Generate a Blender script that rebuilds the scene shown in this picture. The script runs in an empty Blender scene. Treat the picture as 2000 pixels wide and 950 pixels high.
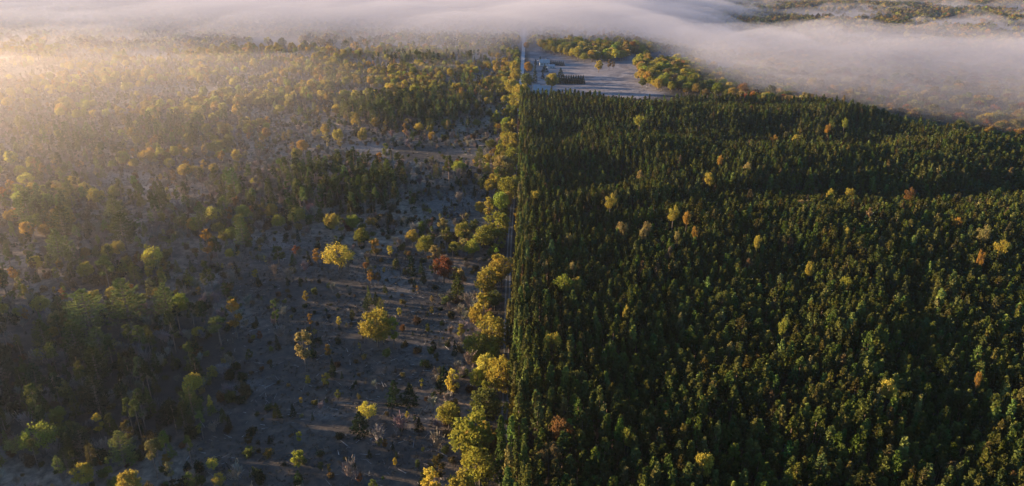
import bpy, math, random
import numpy as np
from mathutils import Vector, noise as mnoise
S = bpy.context.scene
COL = S.collection
R = math.radians
# ------------------------------------------------------------------ camera
CAMZ, F, PITCH, YAW = 120.0, 1400.0, R(22.3), R(1.06)
cam = bpy.data.cameras.new('camera'); camo = bpy.data.objects.new('camera', cam); COL.objects.link(camo)
cam.sensor_width = 36; cam.lens = 36*F/2000; cam.clip_start = 1; cam.clip_end = 30000
camo.location = (0, 0, CAMZ); camo.rotation_euler = (math.pi/2-PITCH, 0, YAW)
S.camera = camo
# ------------------------------------------------------------------ light
SUN_EL, SUN_AZ = R(7.8), R(79)          # azimuth measured to the left (-x) of the view axis (+y)
w = bpy.data.worlds.new('World'); S.world = w; w.use_nodes = True
nt = w.node_tree; bg = nt.nodes['Background']
sky = nt.nodes.new('ShaderNodeTexSky'); sky.sky_type = 'NISHITA'; sky.sun_disc = False
sky.sun_elevation = SUN_EL; sky.sun_rotation = -SUN_AZ; sky.altitude = 300; sky.dust_density = 0.6; sky.ozone_density = 4.0
nt.links.new(sky.outputs[0], bg.inputs[0]); bg.inputs[1].default_value = 0.095
sl = bpy.data.lights.new('sun', 'SUN'); so = bpy.data.objects.new('sun', sl); COL.objects.link(so)
sl.energy = 5.0; sl.angle = R(0.6); sl.color = (1.0, 0.73, 0.44)
sd = Vector((-math.sin(SUN_AZ)*math.cos(SUN_EL), math.cos(SUN_AZ)*math.cos(SUN_EL), math.sin(SUN_EL)))
so.rotation_euler = sd.to_track_quat('Z', 'Y').to_euler()
S.view_settings.view_transform = 'Standard'; S.view_settings.look = 'None'
S.view_settings.exposure = 2.1; S.view_settings.gamma = 1
S.render.engine = 'CYCLES'
cy = S.cycles
cy.max_bounces = 5; cy.diffuse_bounces = 2; cy.glossy_bounces = 1; cy.transmission_bounces = 2
cy.volume_bounces = 2; cy.transparent_max_bounces = 16
# ------------------------------------------------------------------ haze and fog densities (volumes are built after the ground)
HAZE_D, FOG_D, WISP_D, GLARE_MIST_D = 0.00006, 0.0038, 0.0038, 0.00050
# ------------------------------------------------------------------ projection helpers: photo pixels (2000 wide) <-> ground
cp, sp = math.cos(PITCH), math.sin(PITCH); cyw, syw = math.cos(YAW), math.sin(YAW)
def ray(u, v):
    a = (np.asarray(u, float)-1000)/F; b = (475-np.asarray(v, float))/F
    dx = a; dy = cp+b*sp; dz = -sp+b*cp
    return dx*cyw-dy*syw, dx*syw+dy*cyw, dz
def unproj(u, v, z=0.0):
    dx, dy, dz = ray(u, v); dz = np.minimum(dz, -0.004); t = (z-CAMZ)/dz
    return dx*t, dy*t
def proj(x, y, z=0.0):
    x = np.asarray(x, float); y = np.asarray(y, float); z = np.asarray(z, float)-CAMZ
    X = x*cyw+y*syw; Y = -x*syw+y*cyw
    dep = np.maximum(Y*cp-z*sp, 1.0); up = Y*sp+z*cp
    return 1000+F*X/dep, 475-F*up/dep, dep
def sstep(a, b, x):
    t = np.clip((np.asarray(x, float)-a)/(b-a), 0, 1); return t*t*(3-2*t)
def vnoise(x, y, s, seed=0):             # smooth value noise, vectorised
    x = np.asarray(x, float)/s+seed*17.3; y = np.asarray(y, float)/s+seed*31.7
    xi = np.floor(x); yi = np.floor(y); fx = x-xi; fy = y-yi
    fx = fx*fx*(3-2*fx); fy = fy*fy*(3-2*fy)
    def h(a, b):
        n = np.sin(a*127.1+b*311.7+seed*7.7)*43758.5453; return n-np.floor(n)
    return (h(xi, yi)*(1-fx)+h(xi+1, yi)*fx)*(1-fy)+(h(xi, yi+1)*(1-fx)+h(xi+1, yi+1)*fx)*fy
def fbm(x, y, s, seed=0, o=4):
    r = 0; a = 1; t = 0
    for k in range(o):
        r = r+a*vnoise(x, y, s/2**k, seed+k*3); t += a; a *= .55
    return r/t
rng = np.random.default_rng(7); random.seed(7)
# far edge of the plantation, read off the canopy line
EDGE_UV = [(1040,178),(1150,181),(1280,188),(1330,185),(1420,186),(1600,187),(1680,203),(1745,224),(1800,238),(1900,256),(2000,272),(2300,330)]
ex, ey = [], []
for u, v in EDGE_UV:
    a, b = unproj(u, v, 17.0); ex.append(float(a)); ey.append(float(b))
ex[0] = -30
def edge_y(x): return np.interp(x, ex, ey)
def terrain(x, y):
    x = np.asarray(x, float); y = np.asarray(y, float)
    z = 5*(fbm(x, y, 260, 3, 3)-.5)*sstep(80, 400, np.abs(x)+y*.4)
    z = z+2.2*(fbm(x, y, 60, 9, 2)-.5)*sstep(10, 40, np.abs(x+5))
    e = edge_y(x)
    z = z*(1-.9*sstep(20, 90, x)*sstep(-250, -60, y-e)*(1-sstep(60, 200, y-e)))
    z = z-15*sstep(0, 150, y-e-8)*sstep(120, 260, x)
    z = z-10*sstep(950, 1250, y)
    z = z+3*(1-sstep(-185, -105, x))*sstep(120, 170, y)*(1-sstep(300, 420, y))  # low rise added at left to shade the clearing and lift pines into sun
    z = z+4.2*np.sin((y+.30*x)/17.0+2.2*np.sin(x/70.0))*(.4+fbm(x, y, 130, 15, 2))*sstep(15, 70, x)*sstep(150, 260, y)*(1-sstep(-60, 0, y-e))
    return z
def ell(u, v, cu, cv, ru, rv, soft=.35):
    d = np.sqrt(((u-cu)/ru)**2+((v-cv)/rv)**2); return 1-sstep(1-soft, 1+soft, d)
def many(u, v, L, soft=.35):
    m = np.zeros_like(np.asarray(u, float))
    for e in L: m = np.maximum(m, ell(u, v, *e[:4], soft)*(e[4] if len(e) > 4 else 1))
    return m
OPEN = [(570,540,125,85),(650,640,190,130),(640,800,180,110),(780,700,110,80),(800,600,100,60),(700,900,210,90),(780,520,60,40),(480,880,110,90),
        (890,390,75,32),(860,300,130,20),(720,288,55,13),(620,328,55,9),(250,352,95,22),(330,372,60,12),(150,560,60,14),(60,650,50,22),
        (390,318,60,10),(320,170,150,12,.9),(285,107,48,9),(530,78,60,6),(640,560,100,40),(400,520,40,26)]
FROST = [(720,288,55,12),(630,328,45,7),(250,345,60,14),(330,365,70,10),(890,400,60,22,.55),(540,470,70,20,.75),(640,450,80,14,.6),(560,520,90,40,.35),(760,535,60,22,.6),(800,560,60,18,.5),
         (700,300,60,8,.6),(920,295,50,14,.5),(300,175,160,12,.8),(285,107,46,7),(530,78,58,5),(390,312,50,8,.6),
         (820,690,60,26,.45),(640,800,60,10,.6),(480,750,60,16,.35),(500,640,50,20,.3),(330,800,120,30,.25),(240,545,80,12,.35),(60,650,60,18,.3)]
FIELD = [(1070,112,45,22),(1150,150,120,42),(1230,165,85,28),(1100,175,80,14),(1190,120,70,22)]
def open_mask(u, v):
    return many(u, v, OPEN)
# ------------------------------------------------------------------ materials
def mat(name):
    m = bpy.data.materials.new(name); m.use_nodes = True
    n = m.node_tree; n.nodes.clear(); return m, n, n.nodes.new('ShaderNodeOutputMaterial')
def N(n, t, **k):
    o = n.nodes.new(t)
    for a, b in k.items():
        if a.startswith('i_'): o.inputs[a[2:]].default_value = b
        else: setattr(o, a, b)
    return o
def foliage_mat(name, transl=.3, var=.35):
    m, n, out = mat(name); L = n.links.new
    at = N(n, 'ShaderNodeAttribute', attribute_type='INSTANCER', attribute_name='tint')
    geo = N(n, 'ShaderNodeNewGeometry'); tc = N(n, 'ShaderNodeTexCoord')
    no = N(n, 'ShaderNodeTexNoise'); no.inputs['Scale'].default_value = .55; L(tc.outputs['Object'], no.inputs['Vector'])
    ad = N(n, 'ShaderNodeMath', operation='ADD'); L(geo.outputs['Random Per Island'], ad.inputs[0]); L(no.outputs['Fac'], ad.inputs[1])
    mr = N(n, 'ShaderNodeMapRange'); mr.inputs['From Min'].default_value = .3; mr.inputs['From Max'].default_value = 1.7
    mr.inputs['To Min'].default_value = 1-var; mr.inputs['To Max'].default_value = 1+var; L(ad.outputs[0], mr.inputs['Value'])
    mul = N(n, 'ShaderNodeVectorMath', operation='SCALE'); L(at.outputs['Vector'], mul.inputs[0]); L(mr.outputs[0], mul.inputs['Scale'])
    d = N(n, 'ShaderNodeBsdfDiffuse'); t = N(n, 'ShaderNodeBsdfTranslucent'); mx = N(n, 'ShaderNodeMixShader'); mx.inputs[0].default_value = transl
    n2_ = N(n, 'ShaderNodeTexNoise'); n2_.inputs['Scale'].default_value = .33; n2_.inputs['Detail'].default_value = 1; L(tc.outputs['Object'], n2_.inputs['Vector'])
    a2_ = N(n, 'ShaderNodeMath', operation='MULTIPLY_ADD'); L(geo.outputs['Random Per Island'], a2_.inputs[0]); a2_.inputs[1].default_value = .35; L(n2_.outputs['Fac'], a2_.inputs[2])
    m2_ = N(n, 'ShaderNodeMapRange'); m2_.inputs['From Min'].default_value = .5; m2_.inputs['From Max'].default_value = .9; L(a2_.outputs[0], m2_.inputs['Value'])
    hue = N(n, 'ShaderNodeVectorMath', operation='MULTIPLY'); hue.inputs[1].default_value = (.68, .84, .80); L(mul.outputs[0], hue.inputs[0])
    mc_ = N(n, 'ShaderNodeMix', data_type='VECTOR'); L(m2_.outputs[0], mc_.inputs[0]); L(mul.outputs[0], mc_.inputs[4]); L(hue.outputs[0], mc_.inputs[5]); mul = mc_
    L(mul.outputs[1], d.inputs[0]); L(mul.outputs[1], t.inputs[0]); L(d.outputs[0], mx.inputs[1]); L(t.outputs[0], mx.inputs[2]); L(mx.outputs[0], out.inputs[0])
    return m
def noisy_mat(name, c1, c2, scale=3, rough=.9, coord='Object'):
    m, n, out = mat(name); L = n.links.new
    tc = N(n, 'ShaderNodeTexCoord'); no = N(n, 'ShaderNodeTexNoise'); no.inputs['Scale'].default_value = scale; no.inputs['Detail'].default_value = 5
    L(tc.outputs[coord], no.inputs['Vector'])
    r = N(n, 'ShaderNodeValToRGB'); r.color_ramp.elements[0].position = .35; r.color_ramp.elements[1].position = .65
    r.color_ramp.elements[0].color = (*c1, 1); r.color_ramp.elements[1].color = (*c2, 1); L(no.outputs['Fac'], r.inputs[0])
    b = N(n, 'ShaderNodeBsdfPrincipled'); b.inputs['Roughness'].default_value = rough; b.inputs['Specular IOR Level'].default_value = .2
    L(r.outputs[0], b.inputs['Base Color'])
    bp = N(n, 'ShaderNodeBump'); bp.inputs['Strength'].default_value = .4; L(no.outputs['Fac'], bp.inputs['Height']); L(bp.outputs[0], b.inputs['Normal'])
    L(b.outputs[0], out.inputs[0]); return m
M_LEAF = foliage_mat('broadleaf_foliage', .5, .45)
M_NEEDLE = foliage_mat('needle_foliage', .3, .4)
M_TWIG = foliage_mat('bare_twigs', 0.0, .3)
M_BARK = noisy_mat('bark', (.07,.055,.045), (.14,.11,.09), 2.5)
M_PINEBARK = noisy_mat('pine_bark', (.13,.085,.06), (.24,.16,.12), 2.0)
M_WOOD = noisy_mat('weathered_wood', (.16,.15,.14), (.34,.32,.30), 1.0)
M_ROAD = noisy_mat('dirt_road', (.05,.045,.035), (.08,.07,.055), .25)
M_TRACK = noisy_mat('wheel_track_gravel', (.13,.125,.12), (.19,.18,.17), .4)
M_SIDING = noisy_mat('house_siding', (.36,.35,.33), (.42,.41,.39), 1.0)
M_ROOF = noisy_mat('frosty_metal_roof', (.22,.22,.23), (.30,.30,.31), .5, .7)
M_SHINGLE = noisy_mat('grey_shingle_roof', (.2,.21,.23), (.3,.31,.34), 1.0)
M_GLASS = noisy_mat('dark_window_glass', (.03,.035,.04), (.05,.055,.06), 1.0, .15)
# ground
mg, n, out = mat('ground_cover'); L = n.links.new
at = N(n, 'ShaderNodeAttribute', attribute_name='cover'); sep = N(n, 'ShaderNodeSeparateColor'); L(at.outputs['Color'], sep.inputs[0])
geo = N(n, 'ShaderNodeNewGeometry')
def gn(scale, det=6, rough=.6, dist=0):
    o = N(n, 'ShaderNodeTexNoise'); o.inputs['Scale'].default_value = scale; o.inputs['Detail'].default_value = det; o.inputs['Roughness'].default_value = rough
    o.inputs['Distortion'].default_value = dist; L(geo.outputs['Position'], o.inputs['Vector']); return o
n1 = gn(.035, 8, .62, .6); n2 = gn(.35, 6, .65, .3); n3 = gn(1.6, 4, .6)
r1 = N(n, 'ShaderNodeValToRGB'); cr = r1.color_ramp; cr.elements[0].position = .33; cr.elements[0].color = (.03,.032,.03,1)
cr.elements[1].position = .7; cr.elements[1].color = (.085,.068,.052,1); e = cr.elements.new(.5); e.color = (.052,.045,.04,1); L(n2.outputs[0], r1.inputs[0])
r2 = N(n, 'ShaderNodeValToRGB'); cr = r2.color_ramp; cr.elements[0].position = .35; cr.elements[0].color = (.085,.076,.066,1)
cr.elements[1].position = .68; cr.elements[1].color = (.27,.25,.23,1); L(n3.outputs[0], r2.inputs[0])
# frost factor = frost attribute shaped by noise
a1 = N(n, 'ShaderNodeMath', operation='MULTIPLY_ADD'); L(sep.outputs[0], a1.inputs[0]); a1.inputs[1].default_value = .75
a2 = N(n, 'ShaderNodeMath', operation='ADD'); L(n1.outputs[0], a2.inputs[0]); L(n2.outputs[0], a2.inputs[1])
a3 = N(n, 'ShaderNodeMath', operation='MULTIPLY'); L(a2.outputs[0], a3.inputs[0]); a3.inputs[1].default_value = .5; L(a3.outputs[0], a1.inputs[2])
mr = N(n, 'ShaderNodeMapRange'); L(a1.outputs[0], mr.inputs[0]); mr.inputs[1].default_value = .60; mr.inputs[2].default_value = 1.3
mx = N(n, 'ShaderNodeMix', data_type='RGBA'); L(mr.outputs[0], mx.inputs[0]); L(r1.outputs[0], mx.inputs[6]); L(r2.outputs[0], mx.inputs[7])
# mown field colour
r4 = N(n, 'ShaderNodeValToRGB'); cr = r4.color_ramp; cr.elements[0].position = .4; cr.elements[0].color = (.11,.10,.11,1)
cr.elements[1].position = .6; cr.elements[1].color = (.24,.215,.215,1)
wv = gn(.035, 9, .7, 1.5); L(wv.outputs[0], r4.inputs[0])
m2 = N(n, 'ShaderNodeMix', data_type='RGBA'); L(sep.outputs[1], m2.inputs[0]); L(mx.outputs[2], m2.inputs[6]); L(r4.outputs[0], m2.inputs[7])
# forest floor litter
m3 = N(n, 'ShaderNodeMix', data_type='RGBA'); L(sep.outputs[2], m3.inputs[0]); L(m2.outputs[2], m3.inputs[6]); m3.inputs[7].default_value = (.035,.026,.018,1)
b = N(n, 'ShaderNodeBsdfPrincipled'); b.inputs['Roughness'].default_value = .95; b.inputs['Specular IOR Level'].default_value = .1
r5 = N(n, 'ShaderNodeValToRGB'); cr = r5.color_ramp; cr.elements[0].position = .36; cr.elements[0].color = (.10,.075,.055,1)
cr.elements[1].position = .66; cr.elements[1].color = (.34,.245,.175,1); L(n2.outputs[0], r5.inputs[0])
m4 = N(n, 'ShaderNodeMix', data_type='RGBA'); L(at.outputs['Alpha'], m4.inputs[0]); L(m3.outputs[2], m4.inputs[6]); L(r5.outputs[0], m4.inputs[7])
L(m4.outputs[2], b.inputs['Base Color'])
bp = N(n, 'ShaderNodeBump'); bp.inputs['Strength'].default_value = 1.0; bp.inputs['Distance'].default_value = .6; L(n2.outputs[0], bp.inputs['Height'])
bp2 = N(n, 'ShaderNodeBump'); bp2.inputs['Strength'].default_value = .8; bp2.inputs['Distance'].default_value = .25; L(n3.outputs[0], bp2.inputs['Height']); L(bp.outputs[0], bp2.inputs['Normal'])
L(bp2.outputs[0], b.inputs['Normal']); L(b.outputs[0], out.inputs[0])
# ------------------------------------------------------------------ object helpers
def tag(o, label=None, cat=None, group=None, kind=None):
    if label: o['label'] = label
    if cat: o['category'] = cat
    if group: o['group'] = group
    if kind: o['kind'] = kind
    return o
def npmesh(name, V, polys, mats, midx=None, smooth=False):
    me = bpy.data.meshes.new(name); V = np.asarray(V, np.float32)
    me.from_pydata(V.tolist(), [], polys)
    for m in mats: me.materials.append(m)
    if midx is not None: me.polygons.foreach_set('material_index', np.asarray(midx, np.int32))
    if smooth: me.polygons.foreach_set('use_smooth', np.ones(len(me.polygons), bool))
    me.update(); return me
def link(name, me, parent=None):
    o = bpy.data.objects.new(name, me); COL.objects.link(o)
    if parent: o.parent = parent
    return o
def grid_mesh(name, xs, ys, zf, mats, attr=None):
    X, Y = np.meshgrid(xs, ys); Z = zf(X, Y); nx, ny = len(xs), len(ys)
    me = bpy.data.meshes.new(name); me.vertices.add(nx*ny)
    me.vertices.foreach_set('co', np.stack([X, Y, Z], -1).astype(np.float32).ravel())
    i = (np.arange(ny-1)[:, None]*nx+np.arange(nx-1)[None]).ravel()
    q = np.stack([i, i+1, i+nx+1, i+nx], -1).astype(np.int32); k = len(q)
    me.loops.add(k*4); me.loops.foreach_set('vertex_index', q.ravel())
    me.polygons.add(k); me.polygons.foreach_set('loop_start', np.arange(k, dtype=np.int32)*4)
    me.update(calc_edges=True); me.polygons.foreach_set('use_smooth', np.ones(k, bool))
    for m in mats: me.materials.append(m)
    if attr is not None:
        a = me.color_attributes.new('cover', 'FLOAT_COLOR', 'POINT'); c = attr(X, Y, Z); a.data.foreach_set('color', c.astype(np.float32).ravel())
    return me
# ------------------------------------------------------------------ ground
def spaced(lo, a, b, hi, step, g=1.12):
    mid = list(np.arange(a, b+step/2, step)); L_, R_ = [], []
    p, s = a, step
    while p > lo: s *= g; p -= s; L_.append(max(p, lo))
    p, s = b, step
    while p < hi: s *= g; p += s; R_.append(min(p, hi))
    return np.array(L_[::-1]+mid+R_)
def cover(X, Y, Z):
    u, v, d = proj(X, Y, Z); inf = (Y > 60)
    uu = u+18*(fbm(X, Y, 30, 2)-.5)*2*np.clip(250/d, .1, 1.5); vv = v+10*(fbm(X, Y, 30, 5)-.5)*2*np.clip(250/d, .1, 1.5)
    fr = many(uu, vv, FROST, .45)*inf
    fd = many(uu, vv, FIELD, .15)*inf*(X > 3)*sstep(-5, 8, Y-edge_y(X))
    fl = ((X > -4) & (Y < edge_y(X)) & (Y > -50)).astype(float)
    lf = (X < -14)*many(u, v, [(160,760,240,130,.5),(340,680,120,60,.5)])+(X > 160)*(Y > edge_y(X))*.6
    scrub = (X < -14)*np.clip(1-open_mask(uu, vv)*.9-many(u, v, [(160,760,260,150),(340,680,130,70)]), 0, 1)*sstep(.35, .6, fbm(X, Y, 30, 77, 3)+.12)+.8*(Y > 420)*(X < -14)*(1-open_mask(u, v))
    scrub = np.clip(scrub, 0, 1)
    return np.stack([fr, fd, np.maximum(fl, lf), scrub], -1)
GX = spaced(-6500, -520, 640, 6500, 4.5); GY = spaced(-2500, 70, 1100, 9000, 4.5)
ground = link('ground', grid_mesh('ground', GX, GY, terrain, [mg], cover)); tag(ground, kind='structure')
# road
def road_x(y): return -5.6+1.1*np.sin(y/75.0+.4)*np.exp(-((y-230)/160.0)**2)+np.clip((y-300)/600, 0, 1)*2.6
def strip(name, y0, y1, off, half, lift, m, parent=None, wob=0):
    ys = np.arange(y0, y1, 3.0); cx = road_x(ys)+off+wob*np.sin(ys*.7+off)
    V = []
    for x, y in zip(cx, ys):
        for s in (-1, 0, 1): V.append((x+s*half, y, float(terrain(x+s*half, y))+lift))
    P = [(3*i+k, 3*i+k+1, 3*i+k+4, 3*i+k+3) for i in range(len(ys)-1) for k in (0, 1)]
    return link(name, npmesh(name, V, P, [m]), parent)
M_FROSTY = noisy_mat('frosty_road', (.30,.30,.31), (.42,.41,.42), .2)
far_road = strip('frosty_road', 561.5, 1300, 0, 2.0, .14, M_FROSTY); tag(far_road, kind='structure')
road = strip('dirt_road', 20, 564, 0, 1.3, .12, M_ROAD); tag(road, kind='structure')
for s in (-.68, .68): strip('wheel_track', 20, 560, s, .26, .135, M_TRACK, road, .05)
# ------------------------------------------------------------------ leaf and trunk geometry
def quads(P, size, g, up=0.0, aspect=1.0, dirs=None):
    n_ = len(P); a = g.normal(size=(n_, 3))
    if dirs is not None: a = dirs+.35*a
    a /= np.linalg.norm(a, axis=1)[:, None]+1e-9
    b_ = g.normal(size=(n_, 3)); b_ -= (b_*a).sum(1)[:, None]*a; b_ /= np.linalg.norm(b_, axis=1)[:, None]+1e-9
    if up: b_[:, 2] *= (1-up)
    s = size*(.65+.7*g.random(n_))[:, None]*.5
    A = a*s*aspect; B = b_*s/aspect
    V = np.stack([P-A-B*.6, P+A*.9-B*.7, P+A*.7+B, P-A*.8+B*.8], 1).reshape(-1, 3)
    F_ = [(4*i, 4*i+1, 4*i+2, 4*i+3) for i in range(n_)]
    return V, F_
def tube(P, Rr, sides=6):
    V, F_ = [], []
    for k, (p, r) in enumerate(zip(P, Rr)):
        for j in range(sides):
            t = 2*math.pi*j/sides; V.append((p[0]+r*math.cos(t), p[1]+r*math.sin(t), p[2]))
    for k in range(len(P)-1):
        for j in range(sides):
            a = k*sides+j; c = k*sides+(j+1) % sides; F_.append((a, c, c+sides, a+sides))
    return V, F_
def merge(parts):
    V, F_ = [], []
    for v, f in parts:
        o = len(V); V += [tuple(p) for p in v]; F_ += [tuple(i+o for i in q) for q in f]
    return V, F_
def limb(p0, p1, r0, r1, g, bend=.08):
    p0, p1 = np.array(p0, float), np.array(p1, float); L_ = np.linalg.norm(p1-p0)
    pts = [p0, (p0+p1)/2+g.normal(size=3)*bend*L_, p1]; return tube(pts, [r0, (r0+r1)/2, r1], 4)
PROTO = {}
class Proto:
    def __init__(s, name, crown, trunk, cmat, tmat, H, W, zc):
        s.name, s.H, s.W, s.zc = name, H, W, zc
        cv, cf = crown; s.crown = npmesh(name+'_crown', cv, cf, [cmat])
        tv, tf = trunk; s.trunk = npmesh(name+'_trunk', tv, tf, [tmat])
        v, f = merge([crown, trunk]); s.joined = npmesh(name+'_whole', v, f, [cmat, tmat], [0]*len(cf)+[1]*len(tf))
        s.src = bpy.data.objects.new(name+'_source', s.joined)      # never linked: only a mesh source for the geometry-node stuff
def p_pine(name, seed, H=18, W=3.4, low=.5, n=420, size=.55):      # plantation pine
    g = np.random.default_rng(seed); P = []
    nw = int((H*(1-low))/.75)
    for k in range(nw):
        t = k/(nw-1); z = H*low+(H*(1-low)-.4)*t; r = W/2*(1-t)**.75*(.75+.25*math.sin(k*2.1))+.22
        r *= min(1, .55+t*3)
        nb = 5 if t < .85 else 3; a0 = g.random()*6.28
        for j in range(nb):
            a = a0+j*6.283/nb+g.normal()*.3; rr = r*(.7+.5*g.random()); m_ = max(3, int(n/nw/nb))
            q = .35+.65*g.random(m_)**.6
            P += [(math.cos(a)*rr*x+g.normal()*.14, math.sin(a)*rr*x+g.normal()*.14, z+rr*x*.35+g.normal()*.16) for x in q]
    P = np.array(P); crown = quads(P, size, g, aspect=1.25)
    trunk = tube([(0, 0, -1), (0.05, 0, H*.5), (0, .05, H*.97)], [.19, .14, .03], 6)
    return Proto(name, crown, trunk, M_NEEDLE, M_PINEBARK, H, W, H*.78)
def p_white(name, seed, H=17, W=9, n=2600):                         # open-grown white pine with tiered limbs
    g = np.random.default_rng(seed); P = []; D = []; tr = [tube([(0, 0, -1), (.2, .1, H*.4), (-.1, .15, H*.75), (0, 0, H)], [.38, .3, .16, .03], 7)]
    nw = 13
    for k in range(nw):
        t = k/(nw-1); z = H*(.2+.78*t); r0 = W/2*(math.sin(min(1, (1-t)*1.25+.08)*math.pi/2))**.9*(.75+.35*g.random())
        nb = 6 if t < .8 else 4; a0 = g.random()*6.28
        for j in range(nb):
            a = a0+j*6.283/nb+g.normal()*.22; r = max(.5, r0*(.65+.55*g.random())); rise = (.12+.5*t)*r
            c = np.array([math.cos(a), math.sin(a), 0]); s = np.array([-c[1], c[0], 0]); m_ = int(n/nw/nb*(.5+r/W*1.6))
            tr.append(limb((0, 0, z-.1), tuple(c*r*.9+np.array([0, 0, z+rise*.8])), .07, .02, g, .03))
            x = .3+.7*g.random(m_)**.7; ww = .16*r*np.sin(np.clip(x, 0, 1)*2.6)+.1
            q = c[None]*(r*x)[:, None]+s[None]*(g.normal(size=m_)*ww)[:, None]; q[:, 2] = z+rise*x**1.5+g.normal(size=m_)*.12
            P.append(q); D.append(np.tile(c+np.array([0, 0, .6]), (m_, 1)))
    P = np.concatenate(P); D = np.concatenate(D); crown = quads(P, .42, g, aspect=1.5, dirs=D)
    return Proto(name, crown, merge(tr), M_NEEDLE, M_PINEBARK, H, W, H*.6)
def p_red(name, seed, H=17, W=5, low=.52, n=900):                   # tall pine, bare trunk and oval crown
    g = np.random.default_rng(seed); tr = [tube([(0, 0, -1), (.1, .05, H*.5), (0, 0, H*.96)], [.22, .17, .04], 6)]; P = []
    nl = 26
    for k in range(nl):
        t = g.random()**.8; z = H*(low+(1-low)*t*.97); r = W/2*math.sin((.18+.8*(1-t))*math.pi*.62)*(.6+.5*g.random()); a = g.random()*6.28
        c = np.array([math.cos(a)*r*.72, math.sin(a)*r*.72, z]); tr.append(limb((0, 0, z-.5), c, .05, .02, g, .03))
        q = g.normal(size=(n//nl, 3)); q /= np.linalg.norm(q, axis=1)[:, None]; q *= (.5+.5*g.random(len(q)))[:, None]
        P.append(c+q*np.array([W*.17, W*.17, W*.13]))
    crown = quads(np.concatenate(P), .45, g, aspect=1.25)
    return Proto(name, crown, merge(tr), M_NEEDLE, M_PINEBARK, H, W, H*.76)
def p_spruce(name, seed, H=10, W=4.6, n=900):                       # full conifer, foliage to the ground
    g = np.random.default_rng(seed); P = []
    nw = 16
    for k in range(nw):
        t = k/(nw-1); z = H*(.05+.93*t); r0 = W/2*(1-t)**.85+.12; nb = 8
        for j in range(nb):
            a = g.random()*6.28; r = r0*(.75+.4*g.random()); m_ = max(2, int(n/nw/nb*(1.7-1.2*t))); x = .3+.7*g.random(m_)**.6
            P += [(math.cos(a)*r*q+g.normal()*.1, math.sin(a)*r*q+g.normal()*.1, z+r*q*.12+g.normal()*.13) for q in x]
    crown = quads(np.array(P), .42, g, aspect=1.3)
    return Proto(name, crown, tube([(0, 0, -1), (0, 0, H*.95)], [.16, .02], 5), M_NEEDLE, M_BARK, H, W, H*.45)
def p_broad(name, seed, H=12, W=9, low=.25, n=2600, lobes=22, size=.42, flat=1.0, hollow=.45, spread=1.0):
    g = np.random.default_rng(seed); zc = H*(1+low)/2; rz = H*(1-low)/2
    tr = [tube([(0, 0, -1), (.1, .1, H*low), (0.1, -.1, H*.55), (0, 0, H*.8)], [.3, .25, .15, .04], 7)]; P = []
    C = []
    for k in range(lobes):
        for _ in range(40):
            d = g.normal(size=3); d /= np.linalg.norm(d); d *= .62+.22*g.random()
            if d[2] < -.75: continue
            if all(np.linalg.norm(d-c) > .38*spread for c in C): break
        C.append(d)
    for d in C:
        c = np.array([d[0]*W/2, d[1]*W/2, zc+d[2]*rz*flat]); r = W*(.13+.08*g.random())
        tr.append(limb((0, 0, H*(low+.1*g.random())), c, .09, .03, g))
        m_ = n//lobes; q = g.normal(size=(m_, 3)); q /= np.linalg.norm(q, axis=1)[:, None]
        q *= (hollow+(1-hollow)*g.random(m_)**.5)[:, None]; q[:, 2] *= .8; bump = 1+.25*np.sin(q[:, 0]*7+q[:, 1]*5+k)
        P.append(c+q*r*bump[:, None]+g.normal(size=(m_, 3))*.1)
    crown = quads(np.concatenate(P), size, g)
    return Proto(name, crown, merge(tr), M_LEAF, M_BARK, H, W, zc)
def p_bare(name, seed, H=8, W=4, n=420):                            # leafless tree: fine twigs
    g = np.random.default_rng(seed); P = []; D = []; tr = [tube([(0, 0, -1), (.1, 0, H*.45), (0, .1, H*.85)], [.12, .08, .03], 4)]
    for k in range(12):
        a = g.random()*6.28; z0 = H*(.2+.5*g.random()); L_ = W*.5*(.6+.5*g.random()); p1 = np.array([math.cos(a)*L_, math.sin(a)*L_, min(H, z0+L_*1.3)])
        p0 = np.array([0, 0, z0]); tr.append(limb(p0, p1, .05, .015, g)); m_ = n//12
        t = g.random(m_)**.7; q = p0+(p1-p0)*t[:, None]+g.normal(size=(m_, 3))*np.array([.45, .45, .4])*(.4+t[:, None]); P.append(q)
        D.append(np.tile((p1-p0)/np.linalg.norm(p1-p0)+np.array([0, 0, .4]), (m_, 1)))
    crown = quads(np.concatenate(P), .5, g, aspect=2.6, dirs=np.concatenate(D))
    return Proto(name, crown, merge(tr), M_TWIG, M_BARK, H, W, H*.6)
def p_bush(name, seed, H=2.2, W=3, n=320, m=None, size=.32):
    g = np.random.default_rng(seed); P = []
    for k in range(9):
        a = g.random()*6.28; r = W*.3*g.random()**.5; c = np.array([math.cos(a)*r, math.sin(a)*r, H*(.3+.3*g.random())]); m_ = n//9
        q = g.normal(size=(m_, 3)); q /= np.linalg.norm(q, axis=1)[:, None]; q *= (.5+.5*g.random(m_))[:, None]; P.append(c+q*np.array([W*.22, W*.22, H*.42]))
    P = np.concatenate(P); P[:, 2] = np.abs(P[:, 2])
    crown = quads(P, size, g)
    stems = merge([limb((0, 0, -.3), (g.normal()*.5, g.normal()*.5, H*.5), .04, .02, g) for _ in range(4)])
    return Proto(name, crown, stems, m or M_LEAF, M_BARK, H, W, H*.5)
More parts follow.
